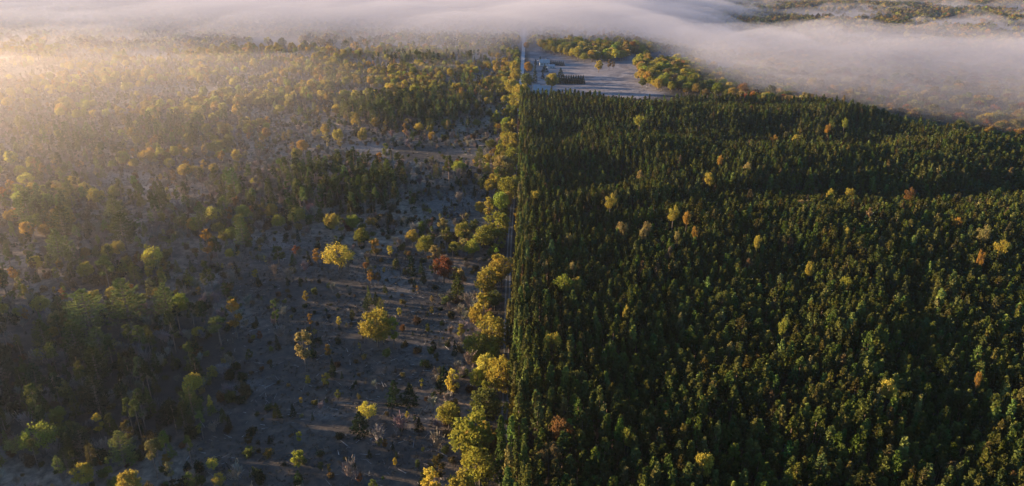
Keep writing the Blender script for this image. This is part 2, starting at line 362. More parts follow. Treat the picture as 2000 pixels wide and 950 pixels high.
K = {
 'pine': [p_pine('plantation_pine', 10+i, 18, w_, lo, 460) for i, (w_, lo) in enumerate([(4.4,.58),(3.7,.56),(5.0,.6),(3.2,.52),(4.7,.62)])],
 'edge': [p_pine('edge_pine', 30+i, 18, w_, .12, 1100, .6) for i, w_ in enumerate([4.4,3.8,4.8])],
 'white': [p_white('white_pine', 40+i, H_, W_) for i, (H_, W_) in enumerate([(17,10),(18,9),(16,8.5)])],
 'red': [p_red('tall_pine', 50+i, H_, W_, lo) for i, (H_, W_, lo) in enumerate([(17,5,.5),(16,4.4,.55),(18,5.4,.42),(15,3.8,.4)])],
 'spruce': [p_spruce('bushy_conifer', 60+i, H_, W_) for i, (H_, W_) in enumerate([(10,4.8),(9,5.6),(12,4.4)])],
 'broad': [p_broad('broadleaf', 70+i, *a) for i, a in enumerate([(12,9,.22,3600,24),(13,8,.25,3200,22),(10,9,.3,2800,20),(12,7,.2,2600,18)])],
 'open': [p_broad('open_broadleaf', 80+i, *a) for i, a in enumerate([(11,9,.35,1500,15,.42,1.0,.3,1.3),(10,8,.4,1200,13,.42,1.0,.3,1.4)])],
 'slim': [p_broad('slim_broadleaf', 90+i, *a) for i, a in enumerate([(11,4.6,.2,1100,14),(12,4,.25,900,13),(9,5,.25,1000,13)])],
 'emerg': [p_broad('emergent_broadleaf', 130+i, *a) for i, a in enumerate([(19,8,.68,1500,14,.45,1,.4),(19,7,.66,1300,12,.45,1,.4,1.2),(19,8,.72,1300,15,.45,1,.4)])],
 'bare': [p_bare('bare_tree', 100+i, H_, W_) for i, (H_, W_) in enumerate([(8,4),(7,3.4),(9,4.4),(6,3.8)])],
 'bush': [p_bush('shrub', 110+i, H_, W_) for i, (H_, W_) in enumerate([(2.2,3),(1.8,2.6),(2.8,3)])],
 'far': [p_broad('far_broadleaf', 120+i, 12, 10, .2, 420, 12, 1.15) for i in range(3)],
}
# leaf tints; the pale pine ones are lightened to look sunlit
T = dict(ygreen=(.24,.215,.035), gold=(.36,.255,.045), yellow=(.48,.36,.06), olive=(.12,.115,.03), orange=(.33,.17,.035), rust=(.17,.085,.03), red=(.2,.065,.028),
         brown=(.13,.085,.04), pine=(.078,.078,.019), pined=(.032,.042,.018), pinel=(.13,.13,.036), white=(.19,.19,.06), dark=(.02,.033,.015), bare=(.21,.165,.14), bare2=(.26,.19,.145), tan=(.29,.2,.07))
# ------------------------------------------------------------------ stands: one list per kind, then individuals + stuff
items = {}        # kind -> list of dict(x,y,s,sz,rz,tint,proto,hero)
def jit(c, a=.14, g=rng):
    c = np.array(c); return tuple(float(q) for q in np.clip(c*(1+g.normal(size=3)*a*.5)*(1+g.normal()*a), .004, .6))
def add(kind, x, y, s, tint, proto, sz=None, hero=None, j=.12):
    items.setdefault(kind, []).append(dict(x=float(x), y=float(y), s=float(s), sz=float(sz if sz is not None else s), rz=float(rng.random()*6.28), tint=jit(tint, j), p=proto, hero=hero, z=float(terrain(x, y))-.1))
def hero(kind, fam, u, v, w_, tint, hero_label=None, hpx=None, short=None, side=None, vi=None):
    P_ = K[fam]; p = P_[vi if vi is not None else int(rng.integers(len(P_)))]; zt = p.zc*.8; s = sz = 1.0
    for _ in range(5):
        x, y = unproj(u, v, zt); _, _, d = proj(x, y, zt); s = w_/F*float(d)/p.W
        if hpx: sz = hpx/F*float(d)/(p.H*.8)
        else: sz = s*.5+.5*min(1.25, max(.55, s))
        zt = float(terrain(x, y))+p.zc*sz
    add(kind, x, y, s, tint, p, sz, (hero_label, short) if hero_label else None, .06)
B, C_, P_ = 'broadleaf_tree', 'conifer_tree', 'plantation_pine'
# --- roadside
for a in [
 ('broad',922,843,84,'ygreen','largest round yellow-green tree beside the road, third from the bottom edge','the largest roadside tree'),
 ('broad',936,908,76,'ygreen','golden-green roadside tree directly below the largest roadside tree','the golden-green roadside tree'),
 ('broad',898,955,60,'gold','yellow-green crown cut by the bottom edge left of the road','the lowest roadside crown'),
 ('broad',950,788,60,'olive','dull olive roadside tree with gold-tipped top above the largest one','the dull olive roadside tree'),
 ('broad',978,728,58,'gold','tall golden roadside tree with bare lower trunk at lower centre','the tall golden roadside tree'),
 ('broad',932,672,52,'ygreen','leafy yellow-green tree on the left flank of the roadside row','the left-flank roadside tree'),
 ('broad',962,645,52,'gold','golden-green tree in the roadside row left of the narrow road bend','the tree by the road bend'),
 ('broad',1030,645,44,'gold','gold and rust tree right of the road at the plantation edge','the gold tree right of the road'),
 ('slim',1018,600,30,'gold','small golden tree right of the pale wheel tracks','the small gold tree at the tracks'),
 ('broad',966,583,36,'olive','ragged olive-brown tree left of the pale wheel tracks','the ragged tree left of the tracks'),
 ('slim',945,600,34,'gold','low golden tree at the roadside just below the ragged one','the low golden roadside tree'),
 ('broad',978,520,46,'gold','upper of two golden trees joined beside the road at mid height','the upper twin gold tree'),
 ('broad',950,545,44,'gold','lower left of two golden trees joined beside the road','the lower twin gold tree'),
 ('slim',1030,500,28,'gold','golden tree poking from the plantation edge at mid height','the gold tree at the plantation edge'),
 ('broad',972,438,48,'ygreen','upper of two big yellow-green trees left of the dark road','the upper big yellow-green tree'),
 ('broad',944,460,44,'ygreen','lower of two big yellow-green trees beside the dark hollow','the lower big yellow-green tree'),
 ('slim',955,403,22,'gold','small gold tree above the two big yellow-green ones','the small gold tree by the hollow'),
 ('broad',997,365,48,'ygreen','broad olive-gold crown in the upper roadside row','the broad upper roadside crown'),
 ('broad',985,325,44,'tan','bushy pale gold tree in the upper roadside row','the pale gold roadside tree'),
 ('broad',1003,305,34,'ygreen','olive-gold tree between the pale gold tree and the pines','the olive-gold roadside tree'),
 ('broad',998,275,32,'gold','bright golden tree high in the roadside row','the bright upper roadside tree'),
 ('slim',1000,245,20,'gold','small gold crown at the top of the dark roadside gap','the small upper gold crown'),
 ('slim',976,250,9,'orange','tiny orange crown left of the upper roadside row','the tiny orange crown'),
 ('broad',1010,195,30,'gold','golden tree where the plantation meets the roadside trees','the tree at the plantation corner'),
 ('broad',1018,178,34,'gold','pale golden tree just left of the far plantation corner','the pale golden corner tree'),
 ('broad',1000,168,30,'gold','bright gold tree left of the road near the farm','the gold tree near the farm'),
 ('broad',1028,155,24,'olive','round olive-gold tree beside the road near the farm','the round olive farm tree'),
 ('broad',1006,130,20,'gold','upper tall gold tree beside the pale far road','the tall gold tree by the far road'),
 ('broad',1008,145,22,'gold','lower tall gold tree beside the pale far road','the lower gold tree by the far road'),
 ('broad',1032,130,17,'orange','orange-topped tree right of the pale far road','the orange tree by the far road'),
 ('broad',1028,88,11,'orange','lone orange tree at the far end of the road against fog','the lone tree at the road end'),
 ('broad',1078,156,26,'gold','round golden tree in front of the dark spruce hedge','the round golden farm tree'),
 ('broad',1170,126,15,'gold','small round gold tree standing in the frosty field','the gold field tree'),
 ('slim',1190,124,9,'brown','left of two thin brown trees in the frosty field','the thin brown field tree'),
 ('slim',1198,125,9,'brown','right of two thin brown trees in the frosty field','the other thin brown field tree'),
 ('broad',1027,925,52,'gold','golden tree right of the road at the bottom edge','the bottom golden tree right of the road'),
 ('slim',1004,928,26,'gold','small golden tree between road and the bottom golden tree','the small bottom gold tree'),
 # clearing
 ('broad',375,746,40,'yellow','bright yellow tree standing alone in the shaded clearing, lower left','the lone yellow tree'),
 ('open',660,498,58,'yellow','yellow-gold tree with lopsided open crown in the upper clearing','the lopsided yellow tree'),
 ('broad',735,634,64,'gold','wide flat gold crown with a pine behind it in the clearing','the wide gold crown'),
 ('slim',768,640,26,'ygreen','yellow-green crown leaning on the right of the wide gold crown','the yellow-green crown in the clearing'),
 ('slim',592,672,34,'tan','tall tan-gold tree with brown right side in mid clearing','the tan-gold clearing tree'),
 ('open',717,800,38,'yellow','small yellow tree with trailing lower leaves, lower clearing','the small trailing yellow tree'),
 ('slim',884,743,28,'yellow','small golden tree against a dark conifer near the roadside','the small golden tree by the roadside'),
 ('slim',455,613,30,'orange','orange tree beside an olive pine at the clearing edge','the orange tree by the olive pine'),
 ('broad',250,945,46,'gold','gold crown at the bottom edge, far left','the bottom left gold crown'),
 ('open',414,905,22,'yellow','small yellow tree near the bottom edge left of centre','the small bottom yellow tree'),
 ('open',428,935,26,'gold','ragged gold tree at the bottom edge below the small yellow one','the ragged bottom gold tree'),
 ('slim',582,893,28,'ygreen','narrow yellow-green tree near the bottom edge left of centre','the narrow bottom tree'),
 ('open',72,852,64,'ygreen','straggly yellow-green tree with bare limbs, lower left corner','the straggly lower left tree'),
 ('open',28,868,40,'tan','thin tan crown left of the straggly lower left tree','the thin tan crown'),
 ('open',135,838,42,'olive','olive crown right of the straggly lower left tree','the olive lower left crown'),
 ('slim',190,825,20,'gold','small gold crown in the dark wood, lower left','the small gold crown in the dark wood'),
 ('broad',112,624,36,'tan','round orange-gold tree left of the broad pale-green pine','the round tree by the pale pine'),
 ('broad',184,578,24,'gold','gold crown tucked behind the broad pale-green pine','the gold crown behind the pale pine'),
 ('broad',298,502,38,'yellow','flat-topped yellow tree in the left woods','the flat-topped yellow tree'),
 ('slim',75,693,22,'gold','small gold crown among dark trees at far left','the small far left gold crown'),
 ('slim',403,472,26,'orange','orange-brown crown at the upper left edge of the clearing','the orange-brown edge crown'),
 ('slim',432,303,15,'orange','small orange tree above the long pine group','the small orange tree above the pines'),
 ('slim',364,322,15,'orange','small orange tree in the left middle distance','the small orange middle-distance tree'),
 ('slim',176,395,12,'orange','tiny orange crown among pale pines at far left','the tiny far left orange crown'),
 ('slim',578,487,14,'red','thin red-orange tree in the upper clearing','the thin red-orange tree'),
 ('slim',618,498,16,'orange','low orange tree right of the thin red-orange one','the low orange clearing tree'),
 ('broad',866,520,36,'red','red-leaved tree at the dark edge of the clearing','the red-leaved tree'),
 ('slim',724,537,15,'orange','small upright orange tree in the right clearing','the small upright orange tree'),
 ('slim',762,488,14,'yellow','slender yellow column tree left of the roadside thicket','the slender yellow column'),
 ('broad',805,461,24,'gold','gold-topped tree at the left of the roadside thicket','the gold-topped thicket tree'),
 ('broad',830,476,34,'ygreen','bright yellow-green tree in the roadside thicket','the bright thicket tree'),
 ('slim',850,492,24,'tan','tan tree above the red-leaved tree','the tan thicket tree'),
 ('slim',895,452,14,'gold','small gold tree right of the roadside thicket','the small thicket-side gold tree'),
 ('slim',866,438,22,'tan','thin tan crown above the roadside thicket','the thin tan crown over the thicket'),
 ('slim',636,738,19,'gold','small gold tree in the lower middle of the clearing','the small gold clearing tree'),
 ('slim',640,684,14,'orange','small orange tree right of the tan-gold clearing tree','the small orange clearing tree'),
 ('slim',733,480,16,'orange','orange tree below the pine group, right of the lopsided yellow tree','the orange tree under the pines'),
 ('open',726,432,22,'orange','orange crown under the long pine group','the orange crown under the pine group'),
 ('slim',606,622,12,'orange','small orange top left of the pink-leaved bush','the small orange top'),
]:
    fam, u, v, w_, t, lab, sh = a; hero(B, fam, u, v, w_, T[t], lab, None, sh)
# --- emergent broadleaf crowns in the plantation
for u, v, w_, t, lab, sh in [
 (1095,843,54,'rust','orange-brown round crown, largest in the lower left plantation','the large orange-brown crown'),
 (1072,888,46,'brown','brown-gold crown just below the large orange-brown crown','the brown-gold crown'),
 (1228,853,28,'ygreen','open yellow crown amid pines, lower plantation','the open yellow crown'),
 (1374,912,44,'gold','bright gold crown near the bottom edge of the plantation','the bottom gold crown'),
 (1735,760,34,'yellow','bright gold-orange crown in the lower right plantation','the lower right gold crown'),
 (1910,742,15,'orange','tiny orange crown in the lower right plantation','the tiny lower right orange crown'),
 (1982,942,22,'rust','rusty crown in the bottom right corner','the rusty corner crown'),
 (1122,738,30,'olive','dull gold crown in the lower left plantation','the dull gold crown'),
 (1078,668,40,'gold','golden crown nearest the road at mid plantation','the golden crown near the road'),
 (1102,553,42,'ygreen','yellow-green crown pair in the left plantation','the left yellow-green crown'),
 (1128,558,18,'gold','small gold crown touching the left yellow-green crown','the small touching gold crown'),
 (1310,527,28,'tan','tan-gold cluster crown in the middle plantation','the middle tan crown'),
 (1258,530,14,'tan','small tan crown left of the middle tan crown','the small tan crown'),
 (1215,447,24,'tan','pink-gold crown, left of three in the upper middle plantation','the left pink-gold crown'),
 (1264,446,18,'tan','pink-gold crown, middle of three in the upper plantation','the middle pink-gold crown'),
 (1256,460,18,'tan','small tan crown just below the middle pink-gold crown','the small lower tan crown'),
 (1315,417,24,'gold','pale gold crown on the dark band of the upper plantation','the pale gold band crown'),
 (1342,426,17,'orange','orange crown right of the pale gold band crown','the orange band crown'),
 (1480,473,15,'gold','lone small gold crown in the centre right plantation','the lone small gold crown'),
 (1322,463,13,'tan','tiny tan crown under the orange band crown','the tiny tan crown'),
 (1358,455,14,'orange','tiny orange-tan crown right of the tiny tan crown','the tiny orange-tan crown'),
 (1112,468,17,'tan','small tan-orange crown in the left upper plantation','the small tan-orange crown'),
 (1065,524,14,'tan','tiny tan crown in the left plantation near the edge','the tiny edge crown'),
 (1118,526,18,'tan','small tan crown above the left yellow-green crown','the small upper tan crown'),
 (1410,583,28,'olive','dull yellow-green crown in the dark middle plantation','the dull yellow-green crown'),
 (1468,590,14,'olive','small olive crown right of the dull yellow-green crown','the small olive crown'),
 (1223,615,14,'gold','tiny gold crown in the dark left middle plantation','the tiny gold crown'),
 (1660,378,20,'gold','pale gold crown on the edge of the right dark band','the pale gold right band crown'),
 (1643,402,22,'gold','flat yellow crown below the right dark band','the flat yellow crown'),
 (1776,380,22,'rust','red-orange crown at the right dark band','the red-orange band crown'),
 (1570,402,28,'tan','wide tan crown below the right dark band','the wide tan crown'),
 (1622,382,16,'gold','small gold crown left of the pale gold right band crown','the small right band crown'),
 (1870,440,20,'orange','orange crown in the far right plantation','the far right orange crown'),
 (1922,457,30,'tan','tan crown right of the far right orange crown','the far right tan crown'),
 (1958,485,34,'gold','low gold crown by the right edge of the photo','the low right-edge gold crown'),
 (1916,504,13,'orange','tiny orange crown below the far right tan crown','the tiny far right orange crown'),
 (1385,350,20,'gold','small gold crown above the middle dark band','the small upper gold crown'),
 (1407,314,12,'orange','tiny orange crown in the upper middle plantation','the tiny upper orange crown'),
 (1460,330,18,'tan','tan crown in the upper middle plantation','the upper middle tan crown'),
 (1250,345,14,'tan','small tan crown at the edge of the large dark hollow','the small tan hollow crown'),
 (1192,393,26,'gold','long low gold crown left of the dark band','the long low gold crown'),
 (1044,383,18,'gold','gold crown by the roadside edge of the upper plantation','the upper edge gold crown'),
 (1250,235,26,'ygreen','yellow-green crown high in the far plantation','the far yellow-green crown'),
 (1512,275,20,'orange','rusty crown in the far plantation, left of a pale patch','the far rusty crown'),
 (1556,274,22,'gold','pale gold crown in the far plantation','the far pale gold crown'),
 (1617,251,12,'orange','tiny rusty crown near the far edge of the plantation','the tiny far rusty crown'),
 (1650,240,12,'ygreen','tiny yellow-green crown near the far plantation edge','the tiny far yellow-green crown'),
 (1690,296,18,'ygreen','round yellow-green crown in the far right plantation','the far round yellow-green crown'),
 (1582,525,16,'gold','small gold crown in the right plantation','the small right gold crown'),
 (1652,555,24,'ygreen','yellow-green crown in the right middle plantation','the right middle yellow-green crown'),
 (1530,640,20,'ygreen','yellow-brown crown in the lower right plantation','the yellow-brown crown'),
 (1653,460,14,'gold','tiny gold crown in the right upper plantation','the tiny right gold crown'),
 (1545,425,18,'gold','small yellow crown in the right upper plantation','the small right yellow crown')]:
    hero(B, 'emerg', u, v, w_*.88, T[t], lab, None, sh)
    h = items[B][-1]; h['sz'] = (18.2+.2*h['s']*h['p'].W)/h['p'].H
    p = h['p']; zt = h['z']+p.zc*h['sz']; x, y = unproj(u, v, zt); h['x'], h['y'] = float(x), float(y)
# --- conifer heroes
for a in [
 ('white',165,603,76,78,'white','broad pale-green pine with tiered limbs beside a round orange-gold tree','the broad pale pine',0),
 ('white',242,583,72,84,'white','tallest star-limbed pale pine in the left woods','the star-limbed pine',1),
 ('white',322,585,44,70,'white','narrower pale pine right of the star-limbed pine','the narrow pale pine',2),
 ('white',192,668,58,60,'pinel','low bushy olive pine under the star-limbed pine','the low bushy pine',0),
 ('red',270,655,26,72,'pinel','slender pine with long bare trunk right of the bushy pine','the slender pine',1),
 ('red',203,517,36,62,'pinel','tall column pine in the left woods','the tall column pine',2),
 ('white',112,478,46,62,'white','pale sunlit pine with drooping limbs at far left','the sunlit drooping pine',2),
 ('white',52,405,52,62,'pinel','hazy broad pine group crown at far left','the hazy broad pine',0),
 ('white',120,430,50,56,'pine','dark hazy pine right of the hazy broad pine','the dark hazy pine',1),
 ('white',238,445,52,62,'pine','dark star-limbed pine above the tall column pine','the dark star-limbed pine',0),
 ('spruce',318,385,30,46,'pine','dark green spire in front of the frosty left clearing','the dark green spire',0),
 ('red',425,632,44,52,'pinel','olive pine beside the orange tree at the clearing edge','the olive edge pine',2),
 ('white',743,600,20,44,'pinel','small pale pine rising behind the wide gold crown','the pine behind the gold crown',1),
 ('spruce',894,562,38,46,'pine','dark green cone-shaped conifer below the red-leaved tree','the dark cone conifer',1),
 ('red',542,492,28,36,'pine','dark olive pine in the upper clearing','the upper clearing pine',3),
 ('red',876,318,22,50,'pine','dark upright pine left of the upper roadside trees','the dark upright pine',0),
 ('red',686,388,18,42,'pinel','leftmost lone pine below the pine group','the left lone pine',3),
 ('red',571,425,20,36,'pinel','bare-trunked pine at the top of the clearing','the bare-trunked pine',1),
 ('red',656,470,12,34,'pinel','small pine just above the lopsided yellow tree','the small pine above the yellow tree',3),
 ('spruce',720,578,14,32,'pinel','narrow pale conifer left of the wide gold crown','the narrow pale conifer',2),
 ('spruce',804,522,22,36,'dark','dark pine at the right of the upper clearing','the dark right pine',2),
 ('red',884,487,24,38,'pine','green pine inside the roadside thicket','the thicket pine',2),
 ('red',923,440,20,36,'olive','olive pine left of the big yellow-green roadside trees','the olive roadside pine',0),
 ('red',843,452,14,34,'olive','pointed olive pine top above the thicket','the pointed thicket pine',3),
 ('spruce',325,805,46,34,'dark','dark rounded evergreen below the lone yellow tree','the dark rounded evergreen',1),
 ('spruce',435,812,20,26,'pine','small conifer with sunlit left tip in the lower clearing','the sunlit-tip conifer',0),
 ('spruce',540,803,20,28,'pine','small rusty-green conifer in the lower clearing','the rusty-green conifer',0),
 ('spruce',572,802,14,24,'dark','small dark conifer right of the rusty-green one','the small dark conifer',2),
 ('spruce',702,828,44,42,'dark','dark conifer mass below the small trailing yellow tree','the dark lower mass',1),
 ('spruce',770,768,40,44,'dark','left dark conifer of the lower centre clump','the left clump conifer',1),
 ('spruce',800,772,36,40,'dark','right dark conifer of the lower centre clump','the right clump conifer',0),
 ('spruce',868,742,38,46,'dark','dark conifer behind the small golden roadside tree','the dark conifer by gold',1),
 ('red',438,562,18,34,'pine','upper conifer of three at the clearing left edge','the upper edge conifer',3),
 ('red',410,535,18,36,'pine','left conifer of three at the clearing left edge','the left edge conifer',3),
 ('red',452,590,24,38,'pine','conifer above the orange tree at the clearing edge','the conifer above orange',2),
 ('spruce',1045,146,11,30,'dark','tall dark evergreen right of the far road orange tree','the tall dark farm evergreen',2),
 ('spruce',1060,148,8,12,'dark','small dark cone evergreen on the farm lawn','the small farm cone',1),
 ('spruce',1064,135,15,11,'dark','low dark round evergreen by the farmhouse','the low farm evergreen',1),
 ('spruce',1055,119,8,13,'dark','pointed dark evergreen left of the farmhouse','the pointed farm evergreen',2),
 ('spruce',1046,122,7,9,'dark','smaller dark evergreen at the farm drive','the small farm evergreen',0),
 ('spruce',1095,142,15,13,'dark','dark evergreen behind the clipped spruce hedge','the evergreen behind the hedge',1),
 ('spruce',915,192,13,22,'dark','dark pointed spruce near the far left roadside','the far pointed spruce',2),
 ('spruce',282,188,10,16,'pine','hazy dark spruce top in the far left woods','the hazy spruce top',2),
]:
    fam, u, v, w_, h_, t, lab, sh, vi = a; hero(C_, fam, u, v, w_, T[t], lab, h_, sh, vi=vi)
for i in range(11):   # clipped spruce hedge by the farm
    for j in range(2):
        hero(C_, 'spruce', 1092+i*4.7, 155+j*3-.0, 9, T['dark'], None, 12)
for i in range(8): hero(C_, 'spruce', 1072+i*4, 122+i*.4, 7, T['dark'], None, 7)
HX = np.array([h['x'] for k in items for h in items[k]]); HY = np.array([h['y'] for k in items for h in items[k]])
HR = np.array([h['s']*h['p'].W/2 for k in items for h in items[k]])
def clear(x, y, f=.75, extra=1.0):
    return not np.any((HX-x)**2+(HY-y)**2 < (HR*f+extra)**2)
# --- plantation
HOL = [(1160,330,110,34,.55),(1090,252,60,16,.5),(1230,398,110,12,.5),(1700,358,420,16,.55),(1380,392,90,12,.5),(1250,430,120,12,.35),(1040,300,10,60,.0),
       (1530,560,70,90,.22),(1400,640,120,70,.25),(1500,870,130,40,.25),(1850,830,90,80,.28),(1800,560,25,40,.35),(1780,700,60,50,.2),(1250,720,60,60,.22),
       (1170,900,80,60,.22),(1320,600,60,70,.2),(1560,760,120,50,.15),(1700,270,50,14,.3),(1500,240,60,10,.3),(1950,340,60,12,.3),(1440,800,70,30,.3),(1650,930,100,30,.2)]
sp0 = 3.1; cnt = 0
ys = np.arange(60, 640, sp0); xs = np.arange(-2.4, 520, sp0)
Xp, Yp = np.meshgrid(xs, ys); Xp = Xp+rng.normal(size=Xp.shape)*.55; Yp = Yp+rng.normal(size=Yp.shape)*.6
Xp[:, 0] = -1.9+rng.normal(size=len(ys))*.8+1.6*(fbm(ys*0, ys, 28, 12, 2)-.5)*2
Xp, Yp = Xp.ravel(), Yp.ravel()
up, vp, dp = proj(Xp, Yp, 17.0)
keep = (Yp < edge_y(Xp)-3*rng.random(len(Xp))) & (up < 2120) & (vp < 1075)
keep &= rng.random(len(Xp)) > .05
hol = many(up, vp, HOL, .3); cl = fbm(Xp, Yp, 34, 21, 3); cl2 = fbm(Xp, Yp, 14, 25, 2)
hs = .97-.62*hol+.14*(cl-.5)*2+.10*(cl2-.5)*2+np.where(vp > 480, rng.normal(size=len(Xp))*.03+.15*rng.random(len(Xp))**5-.02, rng.normal(size=len(Xp))*.055)
tn = fbm(Xp, Yp, 70, 33, 3)
for i in np.nonzero(keep)[0]:
    x, y = Xp[i], Yp[i]
    edge = x < 1.5 or (y > edge_y(x)-5 and rng.random() < .3)
    if x < .5 and rng.random() < .16: continue
    if not clear(x, y, .55, .2): continue
    edge = edge and rng.random() < .6
    p = K['edge' if edge else 'pine'][int(rng.integers(3 if edge else 5))]
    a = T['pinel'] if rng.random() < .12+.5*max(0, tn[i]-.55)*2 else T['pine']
    sc = .72+.5*rng.random()
    if rng.random() < .012: a = T['brown']
    if x < 2 and rng.random() < .7: a = T['pinel']  # paler tint paints the sunlit look of the roadside edge
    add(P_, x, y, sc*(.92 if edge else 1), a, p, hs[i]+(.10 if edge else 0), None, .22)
for y in np.arange(100, 600, 9):          # broadleaf saplings among the pines of the plantation edge
    if rng.random() < .6: add(B, -2.6+rng.normal()*1.0, y+rng.normal()*3, .5+.25*rng.random(), T['gold' if rng.random() < .4 else 'ygreen'], K['slim'][int(rng.integers(3))], .8+.5*rng.random(), None, .2)
# --- woods left of the road, fields' groves, fog-side forest
def scatter(sp_, x0, x1, y0, y1, jt=.45):
    X, Y = np.meshgrid(np.arange(x0, x1, sp_), np.arange(y0, y1, sp_)); X = (X+rng.normal(size=X.shape)*sp_*jt).ravel(); Y = (Y+rng.normal(size=Y.shape)*sp_*jt).ravel()
    u, v, d = proj(X, Y, terrain(X, Y)+3); return X, Y, u, v, d
PINES = [(230,480,230,130,.34),(665,372,118,50,1.5),(800,222,120,26,1.4),(330,268,75,28,.7),(500,395,170,40,.5),(150,780,260,150,.95),(90,470,150,80,.55),(340,640,110,50,.55),(730,330,60,16,.4),(900,180,60,20,.35),(850,120,130,10,.3),(140,300,120,60,.3)]
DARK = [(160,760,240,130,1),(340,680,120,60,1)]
YEL = [(240,430,240,150,.75),(120,800,220,140,.25),(700,110,330,35,1.0),(450,170,300,45,.8),(500,230,350,40,.45),(250,200,200,50,.6),(850,170,130,50,.7),(120,420,160,120,.3),(870,470,60,40,.6),(100,600,120,80,.3),(150,110,200,30,.6),(1150,100,100,12,0)]
def left_ok(X, u, v): return (X < -17-4*rng.random(len(X))) & (u > -330) & (v < 1060)
# broadleaf
X, Y, u, v, d = scatter(6.0, -760, -14, 70, 930)
m = left_ok(X, u, v); op = open_mask(u, v); ye = many(u, v, YEL, .4); pi_ = many(u, v, PINES, .3); cln = fbm(X, Y, 45, 41, 3)
pr = (.07+.62*ye)*(1-op)*(1-.7*pi_)*(.10+1.9*np.clip((cln-.42)*7, 0, 1))
for i in np.nonzero(m & (rng.random(len(X)) < pr))[0]:
    if not clear(X[i], Y[i], .8, 1.2): continue
    r = rng.random(); far_ = v[i] < 330
    t = ('gold' if r < .42 else 'ygreen' if r < .52 else 'tan' if r < .82 else 'olive' if r < .88 else 'orange' if r < .97 else 'rust') if far_ else ('gold' if r < .30 else 'ygreen' if r < .58 else 'tan' if r < .76 else 'olive' if r < .90 else 'orange' if r < .97 else 'rust')
    fam = 'broad' if r < .5 else 'slim'; p = K[fam][int(rng.integers(len(K[fam])))]
    s = (.5+.38*rng.random())*(1 if fam == 'broad' else 1.1)
    if u[i] < 460 and v[i] > 440: s *= .8
    elif u[i] < -30: s *= .7
    add(B, X[i], Y[i], s, T[t], p, s*(.85+.3*rng.random()), None, .2)
for y in np.arange(95, 900, 2.6):
    if rng.random() < (.85 if 222 < y < 268 or 285 < y < 320 else .14): continue
    x = road_x(y)-2.6-14*rng.random()**1.7-min(2, y/400); s = .36+.62*rng.random()
    if clear(x, y, .6, .3):
        fam = 'broad' if rng.random() < .45 else 'slim'
        add(B, x, y, s, T['ygreen' if rng.random() < .45 else 'olive' if rng.random() < .3 else 'gold'], K[fam][int(rng.integers(len(K[fam])))], s*(.9+.3*rng.random()), None, .2)
# conifers
X, Y, u, v, d = scatter(4.6, -760, -14, 70, 930)
m = left_ok(X, u, v); op = open_mask(u, v); pi_ = many(u, v, PINES, .3)
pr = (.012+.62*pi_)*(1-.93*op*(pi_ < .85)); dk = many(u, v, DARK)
for i in np.nonzero(m & (rng.random(len(X)) < pr))[0]:
    if not clear(X[i], Y[i], .7, .8): continue
    r = rng.random(); fam = 'red' if r < (.45 if dk[i] > .5 else .72) else 'spruce' if r < .9 else 'white'
    if fam == 'white' and v[i] > 250 and v[i] < 600 and rng.random() < .5: fam = 'red'
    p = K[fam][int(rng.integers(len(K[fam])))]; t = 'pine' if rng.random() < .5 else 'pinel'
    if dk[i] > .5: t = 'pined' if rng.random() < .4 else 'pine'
    elif u[i] < 520 and rng.random() < .6: t = 'pinel'  # paler tint on left conifers puts sunlight into their colour
    s = .62+.35*rng.random()
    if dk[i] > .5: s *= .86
    elif u[i] < 460 and v[i] > 440: s *= .7
    elif u[i] < -30: s *= .7
    elif pi_[i] < .3: s *= .85
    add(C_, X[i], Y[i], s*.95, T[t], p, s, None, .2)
X, Y, u, v, d = scatter(8, -200, -16, 90, 420); op = open_mask(u, v)
for i in np.nonzero((op > .3) & (v < 1040) & (rng.random(len(X)) < .3*(.3+1.6*fbm(X, Y, 30, 66, 2))))[0]:
    if clear(X[i], Y[i], .8, 1.0):
        s = .2+.3*rng.random()**1.5; add(B, X[i], Y[i], s, T['olive' if rng.random() < .4 else 'gold' if rng.random() < .5 else 'rust' if rng.random() < .5 else 'tan'], K['slim'][int(rng.integers(3))], s, None, .2)
# tall wood just outside the frame on the left, the one that shades the lower clearing
X, Y, u, v, d = scatter(4.6, -255, -178, 60, 225)
for i in np.nonzero(rng.random(len(X)) < .85)[0]:
    if not clear(X[i], Y[i], .7, .8): continue
    s = .8+.18*rng.random(); add(C_, X[i], Y[i], s, T['pine'], K['red'][int(rng.integers(4))], s, None, .2)
# small conifers and shrubs in the clearing and woods
SH = 'shrub'
X, Y, u, v, d = scatter(5.2, -760, -10, 70, 700)
m = (X < -12) & (u > -200) & (v < 1060); op = open_mask(u, v)
for i in np.nonzero(m & (rng.random(len(X)) < .48+.4*(1-op)))[0]:
    if not clear(X[i], Y[i], .6, .2): continue
    r = rng.random()
    t = 'pined' if r < .4 else 'olive' if r < .62 else 'brown' if r < .88 else 'rust' if r < .95 else 'tan'
    s = (.32+.8*rng.random()**1.6)*(1+.5*(1-op[i]))*(.6+.9*fbm(X[i], Y[i], 22, 88, 2)); add(SH, X[i], Y[i], s, T[t], K['bush'][int(rng.integers(3))], s*(.8+.5*rng.random()), None, .2)
X, Y, u, v, d = scatter(9, -260, -14, 90, 420)
op = open_mask(u, v)
for i in np.nonzero((u > 200) & (v < 1040) & (op > .4) & (rng.random(len(X)) < .55))[0]:
    if clear(X[i], Y[i], .7, 1.5):
        s = .18+.42*rng.random()**1.4; add(C_, X[i], Y[i], s, T['pined'], K['spruce'][int(rng.integers(3))], s*1.0, None, .2)
